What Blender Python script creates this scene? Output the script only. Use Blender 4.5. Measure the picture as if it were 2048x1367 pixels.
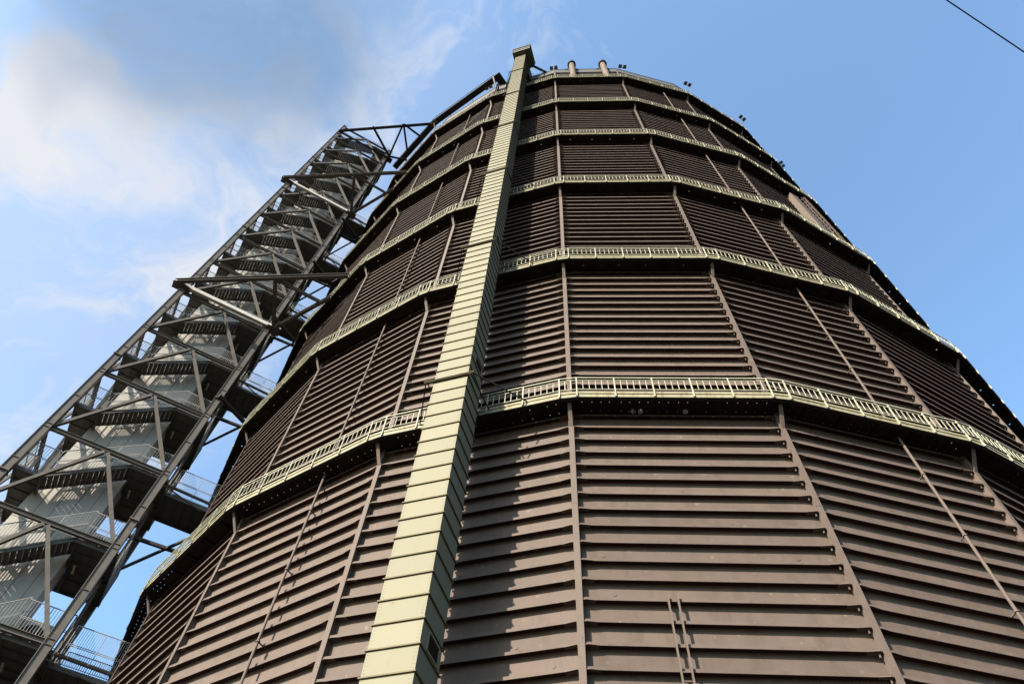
import bpy, math, random
from mathutils import Vector, Matrix
random.seed(7)
S = bpy.context.scene
for o in list(bpy.data.objects): bpy.data.objects.remove(o)
COL = S.collection
R_ = math.radians
# ------------------------------------------------------------------ camera
CAM = Vector((-2.17416, -52.62442, 0.0))
FW = Vector((-0.08316152, 0.51271482, 0.8545219))
RT = Vector((0.99516204, 0.08774156, 0.04420342))
UP = Vector((0.05231333, -0.85406378, 0.51753104))
FPX = 1383.0                                     # focal length for a 2048 px wide frame
cd = bpy.data.cameras.new('camera'); cam = bpy.data.objects.new('camera', cd); COL.objects.link(cam)
cd.sensor_width = 36.0; cd.lens = FPX / 2048 * 36; cd.clip_start = 0.1; cd.clip_end = 5000
M = Matrix((RT, UP, -FW)).transposed().to_4x4(); M.translation = CAM
cam.matrix_world = M; S.camera = cam
# ------------------------------------------------------------------ sun and sky
SUN_EL, SUN_AZ = R_(30.0), R_(-35.1)              # azimuth from -Y towards +X
SD = Vector((math.sin(SUN_AZ) * math.cos(SUN_EL), -math.cos(SUN_AZ) * math.cos(SUN_EL), math.sin(SUN_EL)))
sl = bpy.data.lights.new('sun', 'SUN'); sl.energy = 4.6; sl.angle = R_(0.5); sl.color = (1.0, 0.905, 0.77)
so = bpy.data.objects.new('sun', sl); COL.objects.link(so)
so.rotation_euler = (-SD).to_track_quat('-Z', 'Y').to_euler(); so.location = (0, -60, 150)
W = bpy.data.worlds.new('World'); S.world = W; W.use_nodes = True
nt = W.node_tree; N = nt.nodes; L = nt.links; N.clear()
def nd(t, **kw):
    n = N.new(t)
    for k, v in kw.items(): setattr(n, k, v)
    return n
def mth(op, a, b=None, c=None):
    n = nd('ShaderNodeMath', operation=op)
    for i, x in enumerate((a, b, c)):
        if x is None: continue
        if isinstance(x, (int, float)): n.inputs[i].default_value = x
        else: L.new(x, n.inputs[i])
    return n.outputs[0]
sky = nd('ShaderNodeTexSky', sky_type='NISHITA', sun_disc=False)
sky.sun_elevation = SUN_EL; sky.sun_rotation = math.atan2(SD.x, SD.y) % (2 * math.pi)
sky.air_density = 1.0; sky.dust_density = 2.2; sky.ozone_density = 1.6; sky.altitude = 50
tc = nd('ShaderNodeTexCoord')
def noise(vec, scale, detail=6, rough=0.55, dist=0.0):
    n = nd('ShaderNodeTexNoise'); n.inputs['Scale'].default_value = scale; n.inputs['Detail'].default_value = detail
    n.inputs['Roughness'].default_value = rough; n.inputs['Distortion'].default_value = dist
    L.new(vec, n.inputs['Vector']); return n
DIR = tc.outputs['Generated']
wn = noise(DIR, 3.0, 4)
sub = nd('ShaderNodeVectorMath', operation='SUBTRACT'); L.new(wn.outputs['Color'], sub.inputs[0]); sub.inputs[1].default_value = (.5, .5, .5)
scl = nd('ShaderNodeVectorMath', operation='SCALE'); L.new(sub.outputs[0], scl.inputs[0]); scl.inputs['Scale'].default_value = 0.34
add = nd('ShaderNodeVectorMath', operation='ADD'); L.new(DIR, add.inputs[0]); L.new(scl.outputs[0], add.inputs[1])
nrm = nd('ShaderNodeVectorMath', operation='NORMALIZE'); L.new(add.outputs[0], nrm.inputs[0])
def blob(d, r_in, r_out, w):                      # a soft patch of cloud round one direction of the sky
    d = Vector(d).normalized()
    dp = nd('ShaderNodeVectorMath', operation='DOT_PRODUCT'); L.new(nrm.outputs[0], dp.inputs[0]); dp.inputs[1].default_value = d
    mr = nd('ShaderNodeMapRange', interpolation_type='SMOOTHSTEP'); L.new(dp.outputs['Value'], mr.inputs['Value'])
    mr.inputs['From Min'].default_value = math.cos(R_(r_out)); mr.inputs['From Max'].default_value = math.cos(R_(r_in))
    mr.inputs['To Max'].default_value = w; return mr.outputs[0]
def tot(l):
    s = l[0]
    for x in l[1:]: s = mth('ADD', s, x)
    return s
fbm = noise(nrm.outputs[0], 6.5, 10, 0.62, 0.25).outputs['Fac']
cov = tot([blob((-.552, .165, .82), 0, 6, .46), blob((-.54, .22, .80), 2, 17, .13), blob((-.335, .17, .927), 0, 18, .25),
           blob((.014, .14, .99), 0, 9, .27), blob((-.613, .32, .72), 0, 24, .20), blob((-.62, .06, .78), 0, 12, .08), blob((-.14, .08, .985), 0, 9, .14)])
wmask = nd('ShaderNodeClamp'); L.new(mth('MULTIPLY', mth('SUBTRACT', mth('MULTIPLY_ADD', cov, .8, mth('MULTIPLY_ADD', fbm, 1.7, -.35)), .66), 1.7), wmask.inputs['Value']); wmask.inputs['Max'].default_value = 0.80
gate = nd('ShaderNodeClamp'); L.new(mth('MULTIPLY', cov, 9.0), gate.inputs['Value'])
wgate = mth('MULTIPLY', wmask.outputs[0], gate.outputs[0])
haze_ = mth('MULTIPLY', tot([blob((-.50, .16, .85), 8, 33, .19), blob((-.66, .33, .67), 0, 22, .16)]), mth('MULTIPLY_ADD', fbm, .8, .6))
veil = nd('ShaderNodeClamp'); L.new(mth('ADD', mth('ADD', wgate, haze_), 0.06), veil.inputs['Value']); veil = veil.outputs[0]
grey = nd('ShaderNodeClamp'); L.new(tot([blob((-.405, .055, .915), 0, 14.5, .85)]), grey.inputs['Value'])
grey.inputs['Max'].default_value = 0.85
gm = mth('MULTIPLY', grey.outputs[0], mth('MULTIPLY_ADD', fbm, 1.0, 0.30))
SKYS = 0.099
sk = nd('ShaderNodeMixRGB', blend_type='MULTIPLY'); sk.inputs[0].default_value = 1; L.new(sky.outputs[0], sk.inputs[1]); sk.inputs[2].default_value = (.83, 1.06, 1.13, 1)
m1 = nd('ShaderNodeMixRGB'); L.new(veil, m1.inputs[0]); L.new(sk.outputs[0], m1.inputs[1]); m1.inputs[2].default_value = (.215 / SKYS, .22 / SKYS, .232 / SKYS, 1)
m2 = nd('ShaderNodeMixRGB'); L.new(gm, m2.inputs[0]); L.new(m1.outputs[0], m2.inputs[1]); m2.inputs[2].default_value = (.043 / SKYS, .077 / SKYS, .130 / SKYS, 1)
bg = nd('ShaderNodeBackground'); bg.inputs['Strength'].default_value = SKYS; 
sep = nd('ShaderNodeSeparateXYZ'); L.new(DIR, sep.inputs[0])
hz = nd('ShaderNodeMapRange', interpolation_type='SMOOTHSTEP'); L.new(sep.outputs['Z'], hz.inputs['Value'])
hz.inputs['From Min'].default_value = .02; hz.inputs['From Max'].default_value = .38; hz.inputs['To Min'].default_value = .8  # low sky below the view is dimmed, added to cut fill light
sun_dim = mth('SUBTRACT', 1.0, blob(SD, 0, 60, .0))  # added dimming of the unseen sky towards the sun, switched off
dim = nd('ShaderNodeVectorMath', operation='SCALE'); L.new(m2.outputs[0], dim.inputs[0]); L.new(mth('MULTIPLY', hz.outputs[0], sun_dim), dim.inputs['Scale'])
L.new(dim.outputs[0], bg.inputs['Color'])
wo = nd('ShaderNodeOutputWorld'); L.new(bg.outputs[0], wo.inputs['Surface'])
S.view_settings.view_transform = 'Standard'; S.view_settings.look = 'None'
S.view_settings.exposure = 1.95; S.view_settings.gamma = 1.0
S.render.resolution_x, S.render.resolution_y = 1024, 683

# ------------------------------------------------------------------ materials
ALB = .4
G0_, P0_ = 10.0501 - .15, 14.50115 / 18
def mat(name, base, rough=.6, metal=0.0, var=.18, scale=2.0, streak=None, streak_amt=.6, bump=.0, bscale=40., spec=.12, grime=None, cell=None, rnd=0):
    base = tuple(c * ALB for c in base)
    if streak: streak = (tuple(c * ALB for c in streak[0]),) + tuple(streak[1:])
    if grime: grime = (tuple(c * ALB for c in grime[0]),) + tuple(grime[1:])
    m = bpy.data.materials.new(name); m.use_nodes = True
    t = m.node_tree; b = t.nodes['Principled BSDF']; lk = t.links
    b.inputs['Roughness'].default_value = rough; b.inputs['Metallic'].default_value = metal
    b.inputs['Specular IOR Level'].default_value = spec
    tcn = t.nodes.new('ShaderNodeTexCoord'); vec = tcn.outputs['Object']
    n1 = t.nodes.new('ShaderNodeTexNoise'); n1.inputs['Scale'].default_value = scale; n1.inputs['Detail'].default_value = 8
    n1.inputs['Roughness'].default_value = .65; lk.new(vec, n1.inputs['Vector'])
    r1 = t.nodes.new('ShaderNodeValToRGB'); lk.new(n1.outputs['Fac'], r1.inputs['Fac'])
    r1.color_ramp.elements[0].position = .3; r1.color_ramp.elements[1].position = .7
    r1.color_ramp.elements[0].color = (*[c * (1 - var) for c in base], 1); r1.color_ramp.elements[1].color = (*[min(1, c * (1 + var)) for c in base], 1)
    out = r1.outputs['Color']
    if streak:                                    # rain and rust runs: noise drawn out along z
        mp = t.nodes.new('ShaderNodeMapping'); lk.new(vec, mp.inputs['Vector']); mp.inputs['Scale'].default_value = streak[1]
        n2 = t.nodes.new('ShaderNodeTexNoise'); n2.inputs['Scale'].default_value = 1; n2.inputs['Detail'].default_value = 6; n2.inputs['Roughness'].default_value = .7
        lk.new(mp.outputs[0], n2.inputs['Vector'])
        r2 = t.nodes.new('ShaderNodeValToRGB'); lk.new(n2.outputs['Fac'], r2.inputs['Fac'])
        r2.color_ramp.elements[0].position = streak[2]; r2.color_ramp.elements[1].position = streak[3]
        r2.color_ramp.elements[0].color = (0, 0, 0, 1); r2.color_ramp.elements[1].color = (streak_amt,) * 3 + (1,)
        mx = t.nodes.new('ShaderNodeMixRGB'); lk.new(r2.outputs[0], mx.inputs[0]); lk.new(out, mx.inputs[1]); mx.inputs[2].default_value = (*streak[0], 1)
        out = mx.outputs[0]
    if grime:
        n3 = t.nodes.new('ShaderNodeTexNoise'); n3.inputs['Scale'].default_value = grime[1]; n3.inputs['Detail'].default_value = 5
        lk.new(vec, n3.inputs['Vector'])
        r3 = t.nodes.new('ShaderNodeValToRGB'); lk.new(n3.outputs['Fac'], r3.inputs['Fac'])
        r3.color_ramp.elements[0].position = grime[2]; r3.color_ramp.elements[1].position = grime[2] + .06
        r3.color_ramp.elements[0].color = (0, 0, 0, 1); r3.color_ramp.elements[1].color = (grime[3],) * 3 + (1,)
        mx = t.nodes.new('ShaderNodeMixRGB'); lk.new(r3.outputs[0], mx.inputs[0]); lk.new(out, mx.inputs[1]); mx.inputs[2].default_value = (*grime[0], 1)
        out = mx.outputs[0]
    def gain(src, amt):                           # brightness of a whole plate from a random value
        nonlocal out
        ma = t.nodes.new('ShaderNodeMath'); ma.operation = 'MULTIPLY_ADD'; lk.new(src, ma.inputs[0]); ma.inputs[1].default_value = 2 * amt; ma.inputs[2].default_value = 1 - amt
        vs = t.nodes.new('ShaderNodeVectorMath'); vs.operation = 'SCALE'; lk.new(out, vs.inputs[0]); lk.new(ma.outputs[0], vs.inputs['Scale']); out = vs.outputs[0]
    if cell:
        sx = t.nodes.new('ShaderNodeSeparateXYZ'); lk.new(vec, sx.inputs[0])
        m_1 = t.nodes.new('ShaderNodeMath'); m_1.operation = 'SUBTRACT'; lk.new(sx.outputs['Z'], m_1.inputs[0]); m_1.inputs[1].default_value = cell[0]
        m_2 = t.nodes.new('ShaderNodeMath'); m_2.operation = 'DIVIDE'; lk.new(m_1.outputs[0], m_2.inputs[0]); m_2.inputs[1].default_value = cell[1]
        m_3 = t.nodes.new('ShaderNodeMath'); m_3.operation = 'FLOOR'; lk.new(m_2.outputs[0], m_3.inputs[0])
        oi = t.nodes.new('ShaderNodeObjectInfo'); m_4 = t.nodes.new('ShaderNodeMath'); m_4.operation = 'MULTIPLY_ADD'
        lk.new(oi.outputs['Random'], m_4.inputs[0]); m_4.inputs[1].default_value = 97; lk.new(m_3.outputs[0], m_4.inputs[2])
        wn_ = t.nodes.new('ShaderNodeTexWhiteNoise'); wn_.noise_dimensions = '1D'; lk.new(m_4.outputs[0], wn_.inputs['W']); gain(wn_.outputs['Value'], cell[2])
    if rnd:
        oi = t.nodes.new('ShaderNodeObjectInfo'); gain(oi.outputs['Random'], rnd)
    lk.new(out, b.inputs['Base Color'])
    rr = t.nodes.new('ShaderNodeMath'); rr.operation = 'MULTIPLY_ADD'; lk.new(n1.outputs['Fac'], rr.inputs[0])
    rr.inputs[1].default_value = .25; rr.inputs[2].default_value = max(.05, rough - .12); lk.new(rr.outputs[0], b.inputs['Roughness'])
    if bump:
        n4 = t.nodes.new('ShaderNodeTexNoise'); n4.inputs['Scale'].default_value = bscale; n4.inputs['Detail'].default_value = 4
        lk.new(vec, n4.inputs['Vector'])
        bp = t.nodes.new('ShaderNodeBump'); bp.inputs['Strength'].default_value = bump; bp.inputs['Distance'].default_value = .02
        lk.new(n4.outputs['Fac'], bp.inputs['Height']); lk.new(bp.outputs[0], b.inputs['Normal'])
    return m
UNDER = mat('shaded_red', (.055, .022, .018), .75, var=.35, scale=2)  # dark red, deepened so the shade under the flanges is in the colour
BROWN = mat('brown_paint', (.183, .136, .112), .68, var=.12, scale=1.3, streak=((.12, .085, .062), (2.2, 2.2, .35), .50, .75), streak_amt=.7,
            bump=.10, bscale=9, grime=((.40, .32, .26), 5.0, .66, .40), cell=(G0_, P0_, .07), rnd=.10)
POST = mat('post_paint', (.20, .15, .124), .65, var=.10, scale=2.5, bump=.1, bscale=14, grime=((.10, .06, .04), 6, .66, .5))
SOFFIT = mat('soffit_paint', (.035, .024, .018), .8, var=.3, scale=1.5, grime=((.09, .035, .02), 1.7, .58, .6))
CREAM = mat('cream_paint', (.322, .296, .203), .65, var=.06, scale=1.2, streak=((.22, .18, .095), (3., 3., .5), .58, .8), streak_amt=.4, bump=.06, bscale=5,
            grime=((.20, .145, .065), 5, .68, .45), cell=(11.61, .8065, .05))
CREAMEDGE = mat('cream_flange', (.20, .16, .075), .6, var=.3, scale=4)
FASCIA = mat('stained_cream', (.41, .375, .245), .6, var=.12, scale=1.2, streak=((.24, .155, .05), (5., 5., .7), .50, .68), streak_amt=.75)
RAIL = mat('rail_cream', (.62, .60, .44), .5, var=.12, scale=3, grime=((.28, .2, .1), 5, .62, .5))
TIE = mat('sunlit_steel', (.85, .80, .72), .4, var=.15, scale=2)  # tower steel made pale: the sun's glare on the beam is painted in
HEAD = mat('grey_cream', (.21, .205, .15), .6, var=.15, scale=1.5)  # darker, greyer cream for the duct head
STEEL = mat('tower_steel', (.195, .172, .147), .5, var=.15, scale=2, bump=.08, bscale=12, grime=((.17, .085, .045), 3, .66, .45))
STAIR = mat('stair_steel', (.19, .183, .17), .6, var=.2, scale=3, grime=((.10, .06, .04), 3, .68, .4))
GALV = mat('galvanised', (.47, .455, .43), .5, .0, var=.15, scale=6)
CLAD = mat('shaft_cladding', (.84, .79, .70), .5, var=.06, scale=1.1, streak=((.50, .46, .40), (2.5, 2.5, .3), .55, .8), streak_amt=.4)
SEAM = mat('seam', (.17, .165, .15), .7)
DARK = mat('dark_steel', (.05, .045, .042), .6, var=.25, scale=3)
ROOF = mat('roof_grey', (.15, .135, .12), .6, var=.15, scale=1)
RUST = mat('rusty_pipe', (.21, .145, .108), .7, var=.25, scale=3, grime=((.40, .36, .30), 2.5, .55, .6))
BLACK = mat('black_cover', (.02, .02, .022), .5)
GLASS = mat('lamp_glass', (.22, .19, .16), .15, var=.05, spec=.6)
LAMPW = mat('lamp_tube', (.95, .92, .85), .4, var=.05)
LOUVRE = mat('dark_louvre', (.045, .035, .032), .6, var=.2, scale=8)
GROUND = mat('ground', (.05, .052, .04), .9, var=.4, scale=.15, bump=.3, bscale=2)

# ------------------------------------------------------------------ mesh collector
class MB:
    def __init__(s): s.v = []; s.f = []; s.mi = []; s.cur = 0
    def quad(s, *ps):
        b = len(s.v); s.v += [tuple(p) for p in ps]; s.f.append(tuple(range(b, b + len(ps)))); s.mi.append(s.cur)
    def mesh(s, vs, fs):
        b = len(s.v); s.v += [tuple(p) for p in vs]
        for f in fs: s.f.append(tuple(b + i for i in f)); s.mi.append(s.cur)
    def hexa(s, p):                                # 8 corners: 0-3 bottom ring, 4-7 top ring
        s.mesh(p, [(3, 2, 1, 0), (4, 5, 6, 7), (0, 1, 5, 4), (1, 2, 6, 5), (2, 3, 7, 6), (3, 0, 4, 7)])
    def box(s, o, ax, ay, az, lo, hi):             # box in a local frame (o; ax, ay, az)
        P = lambda a, b, c: o + ax * a + ay * b + az * c
        s.hexa([P(lo[0], lo[1], lo[2]), P(hi[0], lo[1], lo[2]), P(hi[0], hi[1], lo[2]), P(lo[0], hi[1], lo[2]),
                P(lo[0], lo[1], hi[2]), P(hi[0], lo[1], hi[2]), P(hi[0], hi[1], hi[2]), P(lo[0], hi[1], hi[2])])
    def frame(s, p, q, up):
        d = (q - p); ln = d.length; d.normalize()
        if abs(d.dot(up)) > .98: up = Vector((1, 0, 0)) if abs(d.x) < .9 else Vector((0, 1, 0))
        sd = d.cross(up).normalized(); u = sd.cross(d).normalized(); return d, sd, u, ln
    def bar(s, p, q, w, h, up=Vector((0, 0, 1))):  # rectangular bar, w sideways, h along up
        d, sd, u, ln = s.frame(p, q, up); s.box(p, d, sd, u, (0, -w / 2, -h / 2), (ln, w / 2, h / 2))
    def ibeam(s, p, q, w, h, t=.025, up=Vector((0, 0, 1))):
        d, sd, u, ln = s.frame(p, q, up)
        s.box(p, d, sd, u, (0, -w / 2, h / 2 - t), (ln, w / 2, h / 2))
        s.box(p, d, sd, u, (0, -w / 2, -h / 2), (ln, w / 2, -h / 2 + t))
        s.box(p, d, sd, u, (0, -t / 2, -h / 2 + t), (ln, t / 2, h / 2 - t))
    def tube(s, p, q, r, n=8, r2=None, cap=True):
        d, sd, u, ln = s.frame(p, q, Vector((0, 0, 1))); r2 = r if r2 is None else r2
        vs = []
        for (c, rr) in ((p, r), (q, r2)):
            for i in range(n):
                a = 2 * math.pi * i / n; vs.append(c + sd * (math.cos(a) * rr) + u * (math.sin(a) * rr))
        fs = [(i, (i + 1) % n, n + (i + 1) % n, n + i) for i in range(n)]
        if cap: fs += [tuple(range(n - 1, -1, -1)), tuple(range(n, 2 * n))]
        s.mesh(vs, fs)
    def prism(s, poly, z0, z1):                    # poly: list of Vector in plan
        n = len(poly); vs = [Vector((p.x, p.y, z0)) for p in poly] + [Vector((p.x, p.y, z1)) for p in poly]
        s.mesh(vs, [tuple(range(n - 1, -1, -1)), tuple(range(n, 2 * n))] + [(i, (i + 1) % n, n + (i + 1) % n, n + i) for i in range(n)])
    def build(s, name, mats, parent=None, smooth=False):
        me = bpy.data.meshes.new(name); me.from_pydata(s.v, [], s.f); me.update()
        if not isinstance(mats, (list, tuple)): mats = [mats]
        for m in mats: me.materials.append(m)
        if len(mats) > 1: me.polygons.foreach_set('material_index', s.mi)
        if smooth: me.polygons.foreach_set('use_smooth', [True] * len(me.polygons))
        o = bpy.data.objects.new(name, me); COL.objects.link(o)
        if parent: o.parent = parent
        return o
def tag(o, label=None, cat=None, group=None, kind=None):
    if label: o['label'] = label
    if cat: o['category'] = cat
    if group: o['group'] = group
    if kind: o['kind'] = kind
    return o
def thing(name, label, cat, group=None):
    o = bpy.data.objects.new(name, None); COL.objects.link(o); o.empty_display_size = 1
    return tag(o, label, cat, group)
Z = Vector((0, 0, 1))
GZ = -1.6                                         # ground level (the camera is at eye height)

# ------------------------------------------------------------------ ground
g = MB(); s_ = 2500
g.quad((-s_, -s_, GZ), (s_, -s_, GZ), (s_, s_, GZ), (-s_, s_, GZ)); tag(g.build('ground', GROUND), kind='structure')

# ------------------------------------------------------------------ gas holder
TH0 = -0.06744617718589825; STEP = R_(15)
RW = 33.9                                         # circumradius of the wall plates
AP = RW * math.cos(STEP / 2); HW = RW * math.sin(STEP / 2)
G0, GS = 10.0501, 14.50115
G = lambda i: G0 + GS * i
P_ = GS / 18                                      # plate pitch
RG = 35.05
ROOFZ = 105.6
def pol(R, k, z): a = TH0 + STEP * k; return Vector((R * math.sin(a), -R * math.cos(a), z))
class Face:
    def __init__(s, k):
        a = TH0 + STEP * (k + .5); s.n = Vector((math.sin(a), -math.cos(a), 0)); s.t = Vector((math.cos(a), math.sin(a), 0)); s.o = s.n * AP
    def p(s, t, r, z): return s.o + s.t * t + s.n * r + Z * z
VIS = range(-5, 5)
gas = thing('gas_holder', 'giant brown many-sided steel gas holder ringed by cream galleries', 'gas holder')
D = .235; LIP = .115
def profile(zb):
    pr = [(D, zb), (D, zb + LIP), (.07, zb + LIP + .005)]
    for a in (20, 45, 70): pr.append((.07 - .07 * math.sin(R_(a)), zb + LIP + .005 + .07 * (1 - math.cos(R_(a)))))
    pr.append((0, zb + LIP + .09)); pr.append((0, zb + P_ - .06))
    for a in (18, 36, 54, 72): pr.append((.05 * (1 - math.cos(R_(a))), zb + P_ - .06 + .055 * math.sin(R_(a))))
    pr.append((.05, zb + P_ - .003)); return pr
def rows(lo, hi, f, mb, discs=False):
    prof = []
    for m in range(int(round((hi - lo) / P_))):
        dj, zj = random.uniform(-.012, .012), random.uniform(-.007, .007)
        prof += [(r + dj if r > .15 else r, z + zj) for r, z in profile(lo + m * P_)]
    prof.append((D, hi))
    n = len(prof); vs = []
    for (r, z) in prof:
        hw = HW + r * math.tan(STEP / 2); vs += [f.p(-hw, r, z), f.p(hw, r, z)]
    per = len(profile(0)); b0 = len(mb.f)
    mb.mesh(vs, [(2 * i, 2 * i + 1, 2 * i + 3, 2 * i + 2) for i in range(n - 1)])
    for i in range(n - 1):
        if i % per == per - 1: mb.mi[b0 + i] = 1   # flange undersides: dark red with their shade put into the colour
    if discs:                                     # round repair patches riveted on a few plates
        for m in range(int(round((hi - lo) / P_))):
            for _ in range(random.choice((0, 0, 1, 1, 2))):
                t = random.uniform(-3.8, 3.8); z = lo + m * P_ + random.uniform(.28, .48); rr = random.uniform(.055, .085)
                ring = [f.p(t + rr * math.cos(j * math.pi / 8), .014, z + rr * math.sin(j * math.pi / 8)) for j in range(16)]
                base = [f.p(t + rr * math.cos(j * math.pi / 8), 0, z + rr * math.sin(j * math.pi / 8)) for j in range(16)]
                mb.mesh(ring + base, [tuple(range(16))] + [(j, 16 + j, 16 + (j + 1) % 16, (j + 1) % 16) for j in range(16)])
TIERS = []
off = -.15
for i in range(0, 8):
    hi = G(i) + off if i < 7 else G(6) + off + 11 * P_
    lo = G(i - 1) + off if i > 0 else G(0) + off - 15 * P_
    TIERS.append((lo, hi))
back = MB()
for k in range(-12, 12):
    f = Face(k)
    for i, (lo, hi) in enumerate(TIERS):
        if k in VIS:
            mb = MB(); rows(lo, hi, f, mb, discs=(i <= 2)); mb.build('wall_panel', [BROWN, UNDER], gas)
        else: rows(lo, hi, f, back)
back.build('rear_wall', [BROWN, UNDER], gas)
# posts with gusset plates at every plate joint
def corner_post(k, rivets):
    mb = MB(); a = TH0 + STEP * k; n = Vector((math.sin(a), -math.cos(a), 0)); t = Vector((math.cos(a), math.sin(a), 0)); o = n * RW
    top = TIERS[-1][1]
    mb.box(o, t, n, Z, (-.065, -.05, GZ), (.065, .255, top)); mb.box(o, t, n, Z, (-.11, .255, GZ), (.11, .285, top))
    for sg, fk in ((1, k), (-1, k - 1)):
        f = Face(fk); e = -HW * sg                # this post is at t = -HW of its own face and +HW of the one before
        for lo, hi in TIERS:
            for m in range(int(round((hi - lo) / P_))):
                zb = lo + m * P_
                pl = [(e + sg * .03, .25), (e + sg * .16, .285), (e + sg * .50, D + .006), (e + sg * .50, .03), (e + sg * .03, .03)]
                pl = [f.p(tt, r, 0) for tt, r in pl]
                mb.prism(pl if sg > 0 else pl[::-1], zb - .004, zb + .024)
                if sg < 0 and k >= 1: c = e + sg * .17; mb.box(f.o, f.t, f.n, Z, (c - .02, .15, zb - .15), (c + .02, .19, zb - .006))
    z = GZ
    while z < top - 5:                            # splice plates
        mb.box(o, t, n, Z, (-.125, .24, z + 6.1), (.125, .292, z + 6.13)); z += 7.25
    if rivets:
        z = 9.0
        while z < 40:
            for tt in (-.075, -.03, .03, .075):
                c = o + t * tt + n * .2849 + Z * (z + (.05 if abs(tt) < .05 else 0)); r = .013
                mb.mesh([c + t * r, c + Z * r, c - t * r, c - Z * r, c + n * .012], [(0, 1, 4), (1, 2, 4), (2, 3, 4), (3, 0, 4)])
            z += .115
    mb.build('post', POST, gas)
for k in range(-5, 6): corner_post(k, -2 <= k <= 2)
# galleries
CH = .38
def outer(R, k):                                   # the two chamfer points of a gallery corner
    f0, f1 = Face(k - 1), Face(k); h = R * math.sin(STEP / 2); r = R * math.cos(STEP / 2) - AP
    return f0.p(h - CH, r, 0), f1.p(-h + CH, r, 0)
def ring(mb, R0, R1, z0, z1, ks):                  # band between two offsets of the gallery outline
    for k in ks:
        a0, a1 = outer(R0, k); b0, b1 = outer(R1, k); c0, _ = outer(R0, k + 1); d0, _ = outer(R1, k + 1)
        for (i0, i1, o0, o1) in ((a0, a1, b0, b1), (a1, c0, b1, d0)):
            mb.hexa([Vector((p.x, p.y, z0)) for p in (i0, i1, o1, o0)][::-1] + [Vector((p.x, p.y, z1)) for p in (i0, i1, o1, o0)][::-1])
ALL = range(-12, 12)
HOLE8 = [(math.cos(R_(22.5 + 45 * j)), math.sin(R_(22.5 + 45 * j))) for j in range(8)]
def deck(mb, i, z):
    ra = RG * math.cos(STEP / 2) - AP - .02; th = RG * math.sin(STEP / 2) - CH
    fine = i <= 1
    if fine: hr = .02; c = .08; rws = [.30, .55, .80]; base = [-.6, -.2, .2, .6]
    else: hr = .048; c = .14; rws = [.62]; base = [0.0]
    for k in ALL:
        f = Face(k); P = lambda t, r: f.p(t, r, z)
        if k not in VIS: mb.quad(P(-th, 0), P(th, 0), P(th, ra), P(-th, ra)); continue
        cells = {}
        if fine: ts = sorted(tt + j * 1.676 + random.uniform(-.03, .03) for j in range(-2, 3) for tt in base if random.random() < .93)
        else: ts = sorted(t0 + random.uniform(-.05, .05) for t0 in (-3.3, -1.1, .55, 2.9))
        tb = [-th] + [x for tt in ts for x in (tt - c, tt + c)] + [th]
        rb = [0] + [x for r in rws for x in (r - c, r + c)] + [ra]
        for a in range(len(tb) - 1):
            for b in range(len(rb) - 1):
                t0, t1, r0, r1 = tb[a], tb[a + 1], rb[b], rb[b + 1]
                if a % 2 and b % 2:
                    ct, cr = (t0 + t1) / 2, (r0 + r1) / 2
                    sq = [(t1, cr + c * .41), (ct + c * .41, r1), (ct - c * .41, r1), (t0, cr + c * .41), (t0, cr - c * .41), (ct - c * .41, r0), (ct + c * .41, r0), (t1, cr - c * .41)]
                    hl = [(ct + hr * x, cr + hr * y) for x, y in HOLE8]
                    vs = [P(*q) for q in sq] + [P(*q) for q in hl] + [P(t1, r1), P(t0, r1), P(t0, r0), P(t1, r0)]
                    o8 = [0, 1, 2, 3, 4, 5, 6, 7]; h8 = [8, 9, 10, 11, 12, 13, 14, 15]
                    mb.mesh(vs, [(o8[j], o8[(j + 1) % 8], h8[(j + 1) % 8], h8[j]) for j in range(8)] + [(0, 16, 1), (2, 17, 3), (4, 18, 5), (6, 19, 7)])
                else: mb.quad(P(t0, r0), P(t1, r0), P(t1, r1), P(t0, r1))
    for k in ALL:                                  # corner pieces
        f0, f1 = Face(k - 1), Face(k)
        mb.quad(f0.p(th, 0, z), pol(RW, k, z), f1.p(-th, 0, z), f1.p(-th, ra, z), f0.p(th, ra, z))
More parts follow.
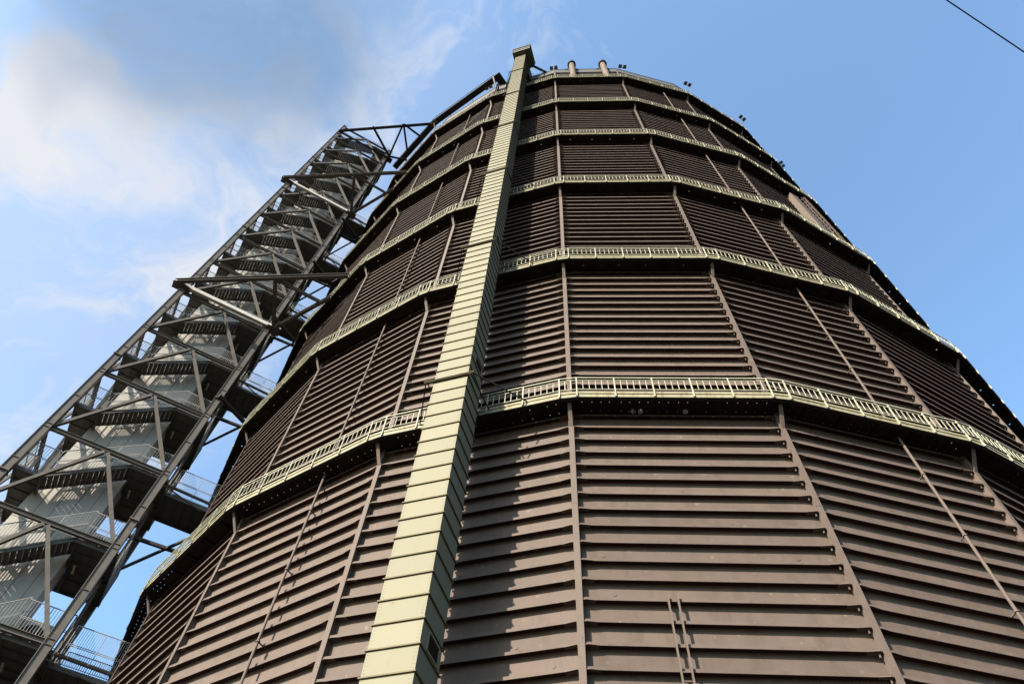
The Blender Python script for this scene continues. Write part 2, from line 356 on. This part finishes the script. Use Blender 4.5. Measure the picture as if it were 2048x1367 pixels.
def gallery(i):
    z = G(i)
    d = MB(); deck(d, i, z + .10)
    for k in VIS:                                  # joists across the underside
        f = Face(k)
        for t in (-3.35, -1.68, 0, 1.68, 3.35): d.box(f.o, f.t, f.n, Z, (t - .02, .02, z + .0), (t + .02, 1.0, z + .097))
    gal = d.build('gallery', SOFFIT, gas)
    if i == 1:
        f = Face(0)
        for t in (-1.72, -1.40, .55):
            dr = MB(); dr.tube(f.p(t, .34, z + .097), f.p(t, .34, z + .02), .11, 16); dr.build('soffit_disc', LAMPW, gal)  # pale round discs under the deck
    fa = MB()
    ring(fa, RG - .025, RG, z, z + .235, ALL); ring(fa, RG - .025, RG + .035, z + .237, z + .36, ALL)
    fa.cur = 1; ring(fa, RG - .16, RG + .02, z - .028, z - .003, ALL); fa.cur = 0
    rl = MB()
    for k in range(-6, 7):
        f = Face(k); r = RG * math.cos(STEP / 2) - AP; th = RG * math.sin(STEP / 2) - CH; sp = 2 * th / 5
        for j in range(6):
            t = -th + sp * j
            rl.box(f.o, f.t, f.n, Z, (t - .024, r + .037, z + .0), (t + .024, r + .09, z + 1.40))
            fa.box(f.o, f.t, f.n, Z, (t - .05, r + .002, z - .002), (t - .03, r + .03, z + .234))
            if j < 5:
                for q in range(1, 6):
                    tt = t + sp * q / 6; rl.box(f.o, f.t, f.n, Z, (tt - .013, r + .05, z + .49), (tt + .013, r + .076, z + 1.17))
        a0, a1 = outer(RG, k); c0, _ = outer(RG, k + 1)
        for p, q in ((a0, a1), (a1, c0)):
            nn = Vector((p.x + q.x, p.y + q.y, 0)).normalized() * .063
            for zz, w in ((1.385, .045), (1.17, .028), (.48, .03)): rl.bar(p + nn + Z * (z + zz), q + nn + Z * (z + zz), .04, w)
        m = (a0 + a1) / 2; nn = m.normalized()
        tt = (a1 - a0).normalized()
        for q in (-.13, .13): rl.box(m + tt * q, tt, nn, Z, (-.017, .048, z + .49), (.017, .078, z + 1.17))
    fa.build('fascia', [FASCIA, DARK], gal); rl.build('railing', RAIL, gal)
for i in range(1, 7): gallery(i)
for k in range(-5, 6):                             # knee struts from the gallery edge down to each post
    for i in range(1, 7):
        mb = MB(); z = G(i); q = pol(RW + .27, k, z - .95); p = pol(34.74, k, z + .02)
        a = TH0 + STEP * k; n = Vector((math.sin(a), -math.cos(a), 0))
        mb.bar(p, q, .17, .05, n); mb.bar(p + Z * .02, q + n * -.08, .03, .14, n)
        mb.build('strut', POST, gas)
# drain pipes on two faces
for k, t0 in ((1, 1.12), (-2, 1.16)):
    f = Face(k)
    for i in range(0, 7):
        mb = MB(); zt = G(i) - .0; zb = (G(i - 1) + .15) if i > 0 else GZ
        mb.tube(f.p(t0, .52, zt), f.p(t0, .52, zb), .058, 10)
        z = zt - 2.4
        while z > zb + .6:
            mb.tube(f.p(t0, .52, z - .025), f.p(t0, .52, z + .025), .092, 10); mb.bar(f.p(t0, .05, z), f.p(t0, .47, z), .05, .03)
            z -= 3.3
        mb.build('drain_pipe', POST, gas, smooth=False)
# short ladder low on the wall
f = Face(0); mb = MB()
for t in (-1.645, -1.335): mb.box(f.o, f.t, f.n, Z, (t - .025, .30, GZ), (t + .025, .37, 14.95))
for z in (14.85, 14.06, 13.26): 
    for t in (-1.645, -1.335): mb.box(f.o, f.t, f.n, Z, (t - .02, .0, z - .16), (t + .02, .30, z - .12))
z = 12.25
while z > GZ: mb.box(f.o, f.t, f.n, Z, (-1.62, .32, z - .015), (-1.36, .35, z + .015)); z -= .28
lad = mb.build('ladder', POST, gas)
mb = MB()                                          # its safety hoops begin lower down
for z in (10.5, 9.7, 8.9, 8.1):
    prev = None
    for j in range(9):
        a = math.pi * j / 8; p = f.p(-1.49 - .36 * math.cos(a), .36 + .62 * math.sin(a), z)
        if prev: mb.bar(prev, p, .03, .05)
        prev = p
for j in range(1, 8, 2):
    a = math.pi * j / 8; mb.bar(f.p(-1.49 - .36 * math.cos(a), .36 + .62 * math.sin(a), 7.8), f.p(-1.49 - .36 * math.cos(a), .36 + .62 * math.sin(a), 10.52), .03, .03, f.n)
mb.build('safety_cage', POST, lad)
# housing and caged ladder high on the right
f = Face(2); mb = MB()
mb.box(f.o, f.t, f.n, Z, (3.3, .19, G(4) - 6.5), (4.3, .9, G(4) - .3 + 3.5 - 3.4))
tz0, tz1 = G(3) + .2, G(4) - .9
mb = MB(); mb.box(f.o, f.t, f.n, Z, (1.45, .2, tz0), (2.35, .75, tz1)); hs = mb.build('pipe_housing', POST, gas)
mb = MB()
for t in (2.95, 3.35): mb.bar(f.p(t, .32, tz0), f.p(t, .32, tz1 + .3), .05, .05, f.n)
z = tz0
while z < tz1: mb.bar(f.p(2.95, .32, z), f.p(3.35, .32, z), .03, .03); z += .3
cl = mb.build('ladder', POST, gas); mb = MB()
z = tz0 + 2.2
while z < tz1 + .3:
    prev = None
    for j in range(9):
        a = math.pi * j / 8; p = f.p(3.15 - .4 * math.cos(a), .36 + .66 * math.sin(a), z)
        if prev: mb.bar(prev, p, .035, .06)
        prev = p
    z += .85
for j in range(1, 8, 1):
    a = math.pi * j / 8; q = lambda z: f.p(3.15 - .4 * math.cos(a), .36 + .66 * math.sin(a), z); mb.bar(q(tz0 + 2.2), q(tz1 + .3), .03, .03, f.n)
mb.build('safety_cage', POST, cl)
# light gantry frames hung on the top tiers
for k, i, pts in ((1, 6, ((1.6, .5, -14.5 + 1.6), (1.6, .5, -12.3), (4.2, .5, -12.3))), (-2, 6, ((-1.2, .45, -12.6), (-1.2, .45, -10.2), (4.25, .45, -1.1)))):
    f = Face(k); mb = MB()
    for a, b in zip(pts, pts[1:]): mb.bar(f.p(a[0], a[1], G(i) + a[2]), f.p(b[0], b[1], G(i) + b[2]), .09, .09)
    mb.build('maintenance_rail', POST, gas)
# roof: eaves band, low dome, vent pipes, walkway
top = TIERS[-1][1]
mb = MB()
for k in ALL:
    p = [pol(RW - .2, k, top), pol(RW + .24, k, top), pol(RW + .24, k + 1, top), pol(RW - .2, k + 1, top)]
    mb.hexa([q.copy() for q in p] + [q + Z * 2.1 for q in p])
    p = [pol(RW + .14, k, top + 2.1), pol(RW + .30, k, top + 2.1), pol(RW + .30, k + 1, top + 2.1), pol(RW + .14, k + 1, top + 2.1)]
    mb.hexa([q + Z * .003 for q in p] + [q + Z * .12 for q in p])
eaves = mb.build('eaves', ROOF, gas)
mb = MB(); prev = (RW - .21, top + 2.0)
for R, z in ((28, top + 4.8), (20, top + 8), (10, top + 10.2), (1, top + 11)):
    for k in ALL: mb.quad(pol(prev[0], k, prev[1]), pol(prev[0], k + 1, prev[1]), pol(R, k + 1, z), pol(R, k, z))
    prev = (R, z)
mb.build('roof', ROOF, gas)
f = Face(0)
for t in (-1.95, 2.58):
    mb = MB(); mb.tube(f.p(t, .75, G(6) + .2), f.p(t, .75, 108.5), .42, 16); vp = mb.build('vent_pipe', RUST, gas, smooth=False)
    mb = MB(); mb.tube(f.p(t, .75, 108.4), f.p(t, .75, 109.1), .62, 16); mb.tube(f.p(t, .75, 109.1), f.p(t, .75, 109.4), .62, 16, .25); mb.build('cap', BLACK, vp)
    for sg in (-1, 1):
        mb = MB(); mb.bar(f.p(t + sg * .4, .6, 107.3), f.p(t + sg * 1.5, -.1, top + 2.0), .09, .09); mb.build('stay', DARK, vp)
mb = MB(); mb.box(f.o, f.t, f.n, Z, (-.2, -.8, top + 2.0), (1.1, -.2, top + 3.9)); mb.build('roof_hatch', ROOF, gas)
WK = [(36.2, -3.4), (35.2, -2.3), (35.3, -1.03)]
mb = MB(); rl = MB(); wz = 110.9
for (r0, k0), (r1, k1) in zip(WK, WK[1:]):
    p, q = pol(r0, k0, wz), pol(r1, k1, wz); d = (q - p).normalized(); n = Vector((d.y, -d.x, 0))
    if n.dot(p) < 0: n = -n
    mb.hexa([p, q, q - n * .9, p - n * .9] + [x + Z * .45 for x in (p, q, q - n * .9, p - n * .9)])
    nn = int((q - p).length / 1.6)
    for zz in (.45 + 1.1, .45 + .6): rl.bar(p + Z * zz, q + Z * zz, .04, .04)
    for j in range(nn + 1): x = p.lerp(q, j / nn); rl.bar(x + Z * .45, x + Z * 1.55, .05, .05, d)
    for s3 in (.25, .62, .97):
        x = p.lerp(q, s3) - n * .8; y = x - n * .5 - Z * 3.2; mb.bar(x, y, .12, .12)
p, q = pol(35.3, -1.03, wz), pol(33.0, -.975, wz); d = (q - p).normalized(); n = Vector((-d.y, d.x, 0))
mb.hexa([p - n * .0, q - n * .0, q - n * 1.1, p - n * 1.1] + [x + Z * .45 for x in (p, q, q - n * 1.1, p - n * 1.1)])
for zz in (1.55, 1.05): rl.bar(p + Z * zz, q + Z * zz, .04, .04)
for s3 in (0, .35, .7, 1): x = p.lerp(q, s3); rl.bar(x + Z * .45, x + Z * 1.55, .05, .05, d)
mb.ibeam(p + Z * .1, pol(34.2, -1.0, 107.0), .22, .22); mb.ibeam(p.lerp(q, .55) + Z * .1, pol(34.75, -.93, G(6) + 1.0), .26, .26)
wk = mb.build('roof_walkway', DARK, gas); rl.build('railing', DARK, wk)

# ------------------------------------------------------------------ cream duct standing before the wall
duct = thing('duct_tower', 'tall square pale cream riveted steel duct rising in front of the brown wall', 'duct')
f = Face(-1); n1, t1 = f.n, f.t
DT = (-.87, .67); DA = (35.45, 36.96); DTOP = 109.2
def dp(t, a, z): return t1 * (t + .20 * (z - 12) / 98) + n1 * a + Z * z
def drect(mb, t0, t1_, a0, a1, z0, z1):
    mb.hexa([dp(t0, a1, z0), dp(t1_, a1, z0), dp(t1_, a0, z0), dp(t0, a0, z0), dp(t0, a1, z1), dp(t1_, a1, z1), dp(t1_, a0, z1), dp(t0, a0, z1)])
PZ = 11.61; DPI = .8065
mb = MB(); drect(mb, DT[0], DT[1], DA[0], DA[1], GZ, DTOP)
z = 9.5                                            # rivets down the corners of the front
while z < 34:
    for t in (DT[0] + .05, DT[0] + .10, DT[1] - .05, DT[1] - .10):
        c = dp(t, DA[1] - .0005, z); r = .013
        mb.mesh([c + t1 * r, c + Z * r, c - t1 * r, c - Z * r, c + n1 * .012], [(0, 1, 4), (1, 2, 4), (2, 3, 4), (3, 0, 4)])
    z += .11
mb.build('duct_body', CREAM, duct)
mb = MB(); z = PZ - DPI * 16
while z < DTOP - .4:
    drect(mb, DT[0] - .05, DT[1] + .05, DA[0] - .05, DA[1] + .05, z - .022, z + .022); z += DPI
tag(mb.build('joint_flange', [CREAMEDGE], duct), 'ochre-edged flanges that ring the cream duct')
for i, zc in enumerate((12.15, 26.85, 41.4)):      # louvred hatches on the side
    z0 = PZ + DPI * round((zc - PZ) / DPI - .5) + .06; a0, a1 = 35.75, 36.5; t = DT[1]
    mb = MB(); drect(mb, t - .02, t + .05, a0 - .07, a1 + .07, z0, z0 + .07); drect(mb, t - .02, t + .05, a0 - .07, a1 + .07, z0 + .58, z0 + .65)
    drect(mb, t - .02, t + .05, a0 - .07, a0, z0 + .07, z0 + .58); drect(mb, t - .02, t + .05, a1, a1 + .07, z0 + .07, z0 + .58)
    hf = mb.build('hatch_frame', CREAM, duct)
    mb = MB(); drect(mb, t - .02, t + .012, a0, a1, z0 + .07, z0 + .58)
    for j in range(6): drect(mb, t + .012, t + .035, a0 + .01, a1 - .01, z0 + .10 + j * .08, z0 + .13 + j * .08)
    mb.build('louvre', LOUVRE, hf)
for i in range(1, 7):                              # collars and stays that tie it to each gallery
    z = PZ + DPI * round((G(i) + .1 - PZ) / DPI); mb = MB(); sh = 0
    cm = MB(); drect(cm, DT[0] - .42, DT[1] + .32, DA[1] + .067, DA[1] + .115, z - .03, z + .035); drect(cm, DT[0] - .42, DT[1] + .32, DA[1] + .115, DA[1] + .15, z + .01, z + .035)
    cm.build('collar', CREAMEDGE, duct)
    ga = RG * math.cos(STEP / 2)
    for sg, tt, te in ((1, DT[1] + .24, 2.7), (-1, DT[0] - .34, -2.35), (1, DT[1] + .16, .95), (-1, DT[0] - .26, -1.5)):
        mb = MB(); mb.bar(dp(tt, DA[1] + .09, z), t1 * te + n1 * (ga + .05) + Z * (G(i) + .26), .05, .05); mb.build('stay', DARK, duct)
# head
mb = MB(); zc = 109.2
drect(mb, -1.20, 1.50, 34.85, 37.62, zc, zc + .12); drect(mb, -1.12, 1.42, 34.93, 37.54, zc + .12, zc + 1.5)
drect(mb, -1.20, 1.50, 34.85, 37.62, zc + 1.5, zc + 1.62); drect(mb, -1.12, 1.42, 34.93, 37.54, zc + 1.62, zc + 2.9); drect(mb, -1.24, 1.54, 34.8, 37.66, zc + 2.9, zc + 3.15)
mb.build('duct_head', HEAD, duct)
mb = MB(); drect(mb, -.30, .12, 37.3, 37.64, zc + 3.15, zc + 3.7); mb.build('warning_lamp', BLACK, duct)
for a, b, w in ((dp(1.3, 34.9, 109.8), dp(3.4, 33.6, top + 1.6), .3), (dp(2.6, 34.2, 108.2), dp(2.1, 34.72, G(6) + 1.2), .09),
                (dp(-.95, 36.6, 103), dp(-2.9, 34.3, G(6) + 1.6), .22), (dp(-.95, 36.3, 106), dp(-2.4, 34.0, top + 1.8), .12)):
    mb = MB(); mb.bar(a, b, w, w); mb.build('stay', DARK, duct)
mb = MB(); drect(mb, .2, .8, 33.2, 35.0, 104.0, 108.6); mb.build('duct_bracket', DARK, duct)

# ------------------------------------------------------------------ stair tower
O2 = Vector((-28.7947, -22.9189, 0)); E2 = Vector((-.82237113, -.56895143, 0)); V2 = Vector((-.56895143, .82237113, 0))
tower = thing('stair_tower', 'dark steel lattice stair tower with pale lift shaft leaning up beside the gas holder', 'stair tower')
def tp(u, v, z): return O2 + E2 * u + V2 * v + Z * z
ZN = lambda n: 33.87 + 6.33 * n
UR, UL, VB = .85, 8.62, 5.8
NMIN, NMAX = -5, 12
ZT = ZN(NMAX) + .6
PW = .46
for u, v in ((UR, 0), (UL, 0), (UR, VB), (UL, VB)):
    mb = MB()
    for sg in (-1, 1): mb.box(O2, E2, V2, Z, (u + sg * PW / 2 - .02, v - PW / 2, GZ), (u + sg * PW / 2 + .02, v + PW / 2, ZT))
    mb.box(O2, E2, V2, Z, (u - PW / 2 + .02, v - .18, GZ), (u + PW / 2 - .02, v - .15, ZT))
    for n in range(NMIN, NMAX + 1):
        for dz in (-.16, .16):
            for s0, s1 in ((-PW / 2 + .004, -.183), (-.147, PW / 2 - .004)):
                mb.box(O2, E2, V2, Z, (u - PW / 2 + .023, v + s0, ZN(n) + dz - .012), (u + PW / 2 - .023, v + s1, ZN(n) + dz + .012))
        zs = ZN(n) + 2.1
        if n % 2:
            mb.box(O2, E2, V2, Z, (u - PW / 2 - .06, v - PW / 2 - .06, zs - .04), (u + PW / 2 + .06, v + PW / 2 + .06, zs + .04))
        mb.box(O2, E2, V2, Z, (u - PW / 2 + .025, v - PW / 2 + .003, ZN(n) + 3.2), (u + PW / 2 - .025, v - .183, ZN(n) + 3.225))
        for du in (-.12, -.04, .04, .12):
            for dz in (.3, .42): 
                c = tp(u + du, v - .18, ZN(n) + dz); r = .016; mb.mesh([c + E2 * r, c + Z * r, c - E2 * r, c - Z * r, c - V2 * .014], [(0, 1, 4), (1, 2, 4), (2, 3, 4), (3, 0, 4)])
    mb.build('post', STEEL, tower)
UM = 4.75
for n in range(NMIN, NMAX + 1):
    z = ZN(n)
    for v in (0, VB):
        mb = MB(); mb.ibeam(tp(UR + .25, v, z), tp(UL - .25, v, z), .22, .30); mb.build('beam', STEEL, tower)
        if n > NMIN:
            for ue in (UR + .28, UL - .28):
                mb = MB(); mb.ibeam(tp(ue, v, z - 6.33 + .28), tp(UM + (.12 if ue > UM else -.12), v, z - .2), .20, .24, up=V2)
                mb.build('brace', STEEL, tower)
    for u in (UR, UL):
        mb = MB(); mb.ibeam(tp(u, .25, z), tp(u, VB - .25, z), .2, .28); mb.build('beam', STEEL, tower)
        if n > NMIN:
            mb = MB(); mb.bar(tp(u, .3, z - 6.1), tp(u, VB / 2 - .1, z - .2), .16, .16); mb.build('brace', STEEL, tower)
            mb = MB(); mb.bar(tp(u, VB - .3, z - 6.1), tp(u, VB / 2 + .1, z - .2), .16, .16); mb.build('brace', STEEL, tower)
# lift shaft
SU0, SU1, SV0, SV1 = 3.03, 7.15, 1.95, 3.95
mb = MB(); mb.box(O2, E2, V2, Z, (SU0, SV0, GZ), (SU1, SV1, ZT - 4))
mb.cur = 1
for u in (3.75, 4.6, 5.45, 6.3): mb.box(O2, E2, V2, Z, (u - .014, SV0 - .006, GZ + .1), (u + .014, SV0 - .0, ZT - 4.05))
for n in range(NMIN, NMAX): mb.box(O2, E2, V2, Z, (SU0 + .02, SV0 - .008, ZN(n) + 1.0), (SU1 - .02, SV0 - .002, ZN(n) + 1.025))
mb.cur = 0
mb.build('lift_shaft', [CLAD, SEAM], tower)
def railing(mb, pts, h=2.1, step=.145, mid=True):
    for p, q in zip(pts, pts[1:]):
        d = q - p; ln = Vector((d.x, d.y, 0)).length
        mb.bar(p + Z * h, q + Z * h, .045, .045); mb.bar(p + Z * .10, q + Z * .10, .03, .03)
        n = max(1, int(ln / step)); pp = max(1, round(ln / 1.3))
        for j in range(n + 1):
            x = p + d * (j / n)
            mb.box(x, E2, V2, Z, (-.012, -.012, .10), (.012, .012, h))
        for j in range(pp + 1):
            x = p + d * (j / pp); mb.box(x, E2, V2, Z, (-.024, -.024, -.12), (.024, .024, h + .01))
        if mid:
            for hm in (h * .5, h * .5 + .09): mb.bar(p + Z * hm, q + Z * hm, .03, .03)
FA, FB = 2.95, 6.85
HS = 6.33 / 2
def flight(v0, v1, ua, za, ub, zb, outer_v):      # from (ua, za) up to (ub, zb)
    mb = MB(); ns = 16
    for v in (v0 + .03, v1 - .03):
        fr = abs(v - v0) < .1
        mb.bar(tp(ua, v, za - .04), tp(ub, v, zb - .04), .03, .26 if fr else .16)
        mb.bar(tp(ua, v, za + .10), tp(ub, v, zb + .10), .10, .02)
        if fr: mb.bar(tp(ua, v, za - .18), tp(ub, v, zb - .18), .10, .02)
    for j in range(ns):
        s0 = j / ns; u0 = ua + (ub - ua) * s0; u1 = ua + (ub - ua) * (s0 + 1 / ns); z = za + (zb - za) * (j + .5) / ns
        lo, hi = min(u0, u1), max(u0, u1)
        mb.box(O2, E2, V2, Z, (lo + .004, v0 + .045, z - .02), (hi - .006, v1 - .02, z + .015))
        uf = hi - .016 if ua > ub else lo + .016; mb.box(O2, E2, V2, Z, (uf - .008, v0 + .045, z - .172), (uf + .008, v1 - .045, z - .0205))
    o = mb.build('stair_flight', STAIR, tower)
    rl = MB()
    for v in (v0 + .03, v1 - .03): rl = MB(); railing(rl, [tp(ua, v, za + .12), tp(ub, v, zb + .12)]); rl.build('railing', GALV, o)
def landing(u0, u1, z, side, bridged):
    mb = MB()
    mb.box(O2, E2, V2, Z, (u0, .25, z - .05), (u1, 5.55, z))
    for a in (u0, u1 - .06): mb.box(O2, E2, V2, Z, (a, .25, z - .27), (a + .06, 5.55, z - .052))
    for v in (.25, 1.35, 2.3, 3.25, 4.2, 5.49): mb.box(O2, E2, V2, Z, (u0 + .062, v, z - (.25 if v in (.25, 5.49) else .16)), (u1 - .062, v + .06, z - .052))
    for a in (.8, 1.5): mb.box(O2, E2, V2, Z, (u0 + a, .32, z - .10), (u0 + a + .03, 5.48, z - .053))
    o = mb.build('landing', STAIR, tower)
    rl = MB(); far = u0 + .05 if side == 'r' else u1 - .05; near = u1 if side == 'r' else u0
    if bridged:
        railing(rl, [tp(near, .3, z), tp(far, .3, z), tp(far, 1.45, z)]); rl.build('railing', GALV, o); rl = MB(); railing(rl, [tp(far, 4.25, z), tp(far, 5.5, z), tp(near, 5.5, z)])
    else: railing(rl, [tp(near, .3, z), tp(far, .3, z), tp(far, 5.5, z), tp(near, 5.5, z)])
    rl.build('railing', GALV, o)
    if side == 'r':
        lm = MB(); lm.tube(tp(u1 - .45, 2.2, z - .40), tp(u1 - .45, 2.95, z - .40), .07, 10); lm.build('lamp', LAMPW, o)
for n in range(NMIN, NMAX + 1):
    zr = ZN(n) - .1; br = n % 2 == 0
    landing(.45, FA, zr, 'r', br)
    if n > NMIN: flight(.27, 1.62, FB, zr - HS, FA, zr, .3)
    if n < NMAX:
        landing(FB, 8.45, zr + HS, 'l', False); flight(4.2, 5.52, FA, zr, FB, zr + HS, 5.5)
    # arched lift door beside the landing
    mb = MB(); w = .62; uc = 2.25; ar = [(uc - w, zr), (uc + w, zr), (uc + w, zr + 1.45)] + [(uc + w * math.cos(R_(a)), zr + 1.45 + w * math.sin(R_(a))) for a in range(20, 180, 20)] + [(uc - w, zr + 1.45)]
    pl = [tp(u, 2.34, z) for u, z in ar]; pk = [tp(u, 2.44, z) for u, z in ar]; m = len(pl)
    if n < NMAX:
        fr = [(uc - w - .12, zr), (uc + w + .165, zr), (uc + w + .165, zr + 2.3), (uc - w - .12, zr + 2.3)]
        mb.box(O2, E2, V2, Z, (fr[0][0], 2.40, zr + .003), (fr[1][0], 3.3, zr + 2.3))
        mb.cur = 1; mb.mesh(pl + pk, [tuple(range(m))] + [(j, m + j, m + (j + 1) % m, (j + 1) % m) for j in range(m)])
        mb.build('lift_door', [CLAD, BLACK], tower)
    if br and n < NMAX - 2:                        # bridge to the holder wall
        mb = MB(); u0, u1 = -3.05, .445; v0, v1 = 1.45, 4.25
        mb.box(O2, E2, V2, Z, (u0, v0, zr - .05), (u1, v1, zr))
        for v in (v0, v1 - .07): mb.box(O2, E2, V2, Z, (u0, v, zr - .26), (u1, v + .07, zr - .052))
        for j in range(6): mb.box(O2, E2, V2, Z, (u0 + .05 + j * .62, v0 + .075, zr - .16), (u0 + .09 + j * .62, v1 - .075, zr - .053))
        mb.bar(tp(.7, .2, zr - .55), tp(-2.2, 1.6, zr - .28), .07, .07)
        o = mb.build('bridge', STAIR, tower)
        rl = MB()
        for v in (v0 + .03, v1 - .03):
            a, b = tp(.3, v, zr), tp(-2.85, v, zr); rl = MB(); railing(rl, [a, b], h=2.3, step=.12); rl.build('railing', GALV, o)
        mb = MB(); a, b = tp(.6, 1.15, zr + .32), tp(-3.0, 1.32, zr + .32); mb.tube(a, b, .11, 10)
        for s in (.12, .9): c = a.lerp(b, s); d = (b - a).normalized(); mb.tube(c - d * .04, c + d * .04, .19, 10)
        mb.build('tie_tube', STEEL, o)
    if br and n < NMAX - 3:                        # sway bracing under each bridge
        z = zr - 4.0 - .12 * n
        for pts, w in ((((.85, 5.5), (-3.1, -1.2)), .16), (((.85, 1.6), (-3.2, 1.35)), .20), (((.85, -.6), (-3.1, 1.7)), .26 if n >= 2 else 0)):
            if not w: continue
            mb = MB(); mb.bar(tp(*pts[0], z), tp(*pts[1], z), w, w); mb.build('sway_brace', DARK, tower)
# tie frames that anchor the tower to the holder
for zt, mtl in ((53.5, STEEL), (82.5, STEEL), (106.5, DARK)):
    mb = MB()
    A = [((9.58 if zt < 100 else 8.75, -.02), (-3.55, -8.72), .34), ((9.55, -.02), (-.25, -.02), .30), ((.2, -.2), (-3.0, -6.0), .30), ((1.87, -4.75), (.40, -.1), .26), ((1.80, -4.85), (-2.3, -5.0), .22)]
    if zt > 100: A = [A[0], ((8.75, -.02), (.4, -.02), .2), ((4.45, -3.3), (.4, -.4), .28), ((.55, -6.0), (.4, -.5), .26), ((.5, -6.0), (-2.0, -2.4), .24), ((.45, -6.05), (-3.1, -5.8), .24), ((.3, -.4), (-2.3, -1.5), .24)]
    for j, (a, b, w) in enumerate(A):
        if j == 1 and zt < 100:
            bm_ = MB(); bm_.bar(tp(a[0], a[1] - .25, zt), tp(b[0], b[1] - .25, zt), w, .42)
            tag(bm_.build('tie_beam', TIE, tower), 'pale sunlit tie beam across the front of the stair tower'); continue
        mb.ibeam(tp(a[0], a[1] - .25, zt), tp(b[0], b[1] - .25 if b[1] > -1 else b[1], zt), w, .46 if w > .29 else .3)
    mb.box(O2, E2, V2, Z, (8.2, -.55, zt - .28), (9.6, .24, zt - .25)) if zt < 100 else None; mb.box(O2, E2, V2, Z, (-.3, -.6, zt - .28), (.9, .24, zt - .25))
    mb.build('tie_frame', mtl, tower)

# ------------------------------------------------------------------ floodlights on the gallery rail
FL = {-2: 'floodlight pair on its mast at roof edge beside the stair tower tie beam', -1: 'floodlight pair under the roof walkway, left of the cream duct',
      0: 'floodlight pair on its mast just right of the cream duct head', 1: 'floodlight pair on mast just right of the right-hand rusty vent pipe',
      2: 'floodlight pair standing out from the upper right rim, third from the right', 3: 'floodlight pair on the right rim, second lowest of the row',
      4: 'lowest floodlight pair, farthest down the right rim against blue sky'}
proto = None
def floodlight():
    r = thing('floodlight', '', 'floodlight')
    mb = MB(); mb.tube(Vector((0, 0, 0)), Vector((0, .75, 2.55)), .05, 8); mb.bar(Vector((-1.1, -1.2, .9)), Vector((0, .6, 2.1)), .035, .035)
    mb.bar(Vector((-.55, .75, 2.55)), Vector((.55, .75, 2.55)), .07, .07); mb.build('mast', STEEL, r)
    for sg in (-1, 1):
        mb = MB(); c = Vector((sg * .42, .8, 2.68))
        mb.hexa([c + Vector(p) for p in ((-.30, .38, -.12), (.30, .38, -.12), (.30, -.30, .02), (-.30, -.30, .02), (-.19, .28, .22), (.19, .28, .22), (.19, -.22, .26), (-.19, -.22, .26))])
        h = mb.build('lamp_head', DARK, r)
        mb = MB(); mb.hexa([c + Vector(p) for p in ((-.24, .33, -.135), (.24, .33, -.135), (.24, -.25, -.015), (-.24, -.25, -.015), (-.24, .33, -.125), (.24, .33, -.125), (.24, -.25, -.005), (-.24, -.25, -.005))]); mb.build('lens', GLASS, h)
    return r
def copy_tree(o, parent=None):
    c = o.copy(); COL.objects.link(c); c.parent = parent
    for ch in [x for x in bpy.data.objects if x.parent == o]: copy_tree(ch, c)
    return c
proto = floodlight()
for i, (k, lb) in enumerate(sorted(FL.items())):
    o = proto if i == 0 else copy_tree(proto)
    o.location = pol(35.1, k, G(6) + 1.3); a = TH0 + STEP * k; o.rotation_euler.z = a + math.pi; o.scale = (.74, .74, .74)
    tag(o, lb, 'floodlight', 'floodlights around the roof rim')

# ------------------------------------------------------------------ overhead cable
mb = MB(); a, b = Vector((14.68, -48.3, 33.78)), Vector((17.38, -46.26, 31.96)); d = b - a; pts = []
for j in range(41):
    s = -9 + j * .5; pts.append(a + d * s + Z * (.004 * (s - .5) ** 2))
for p, q in zip(pts, pts[1:]): mb.tube(p, q, .028, 6, cap=False)
tag(mb.build('cable', BLACK), 'thin black overhead cable crossing the blue sky at upper right', 'cable')
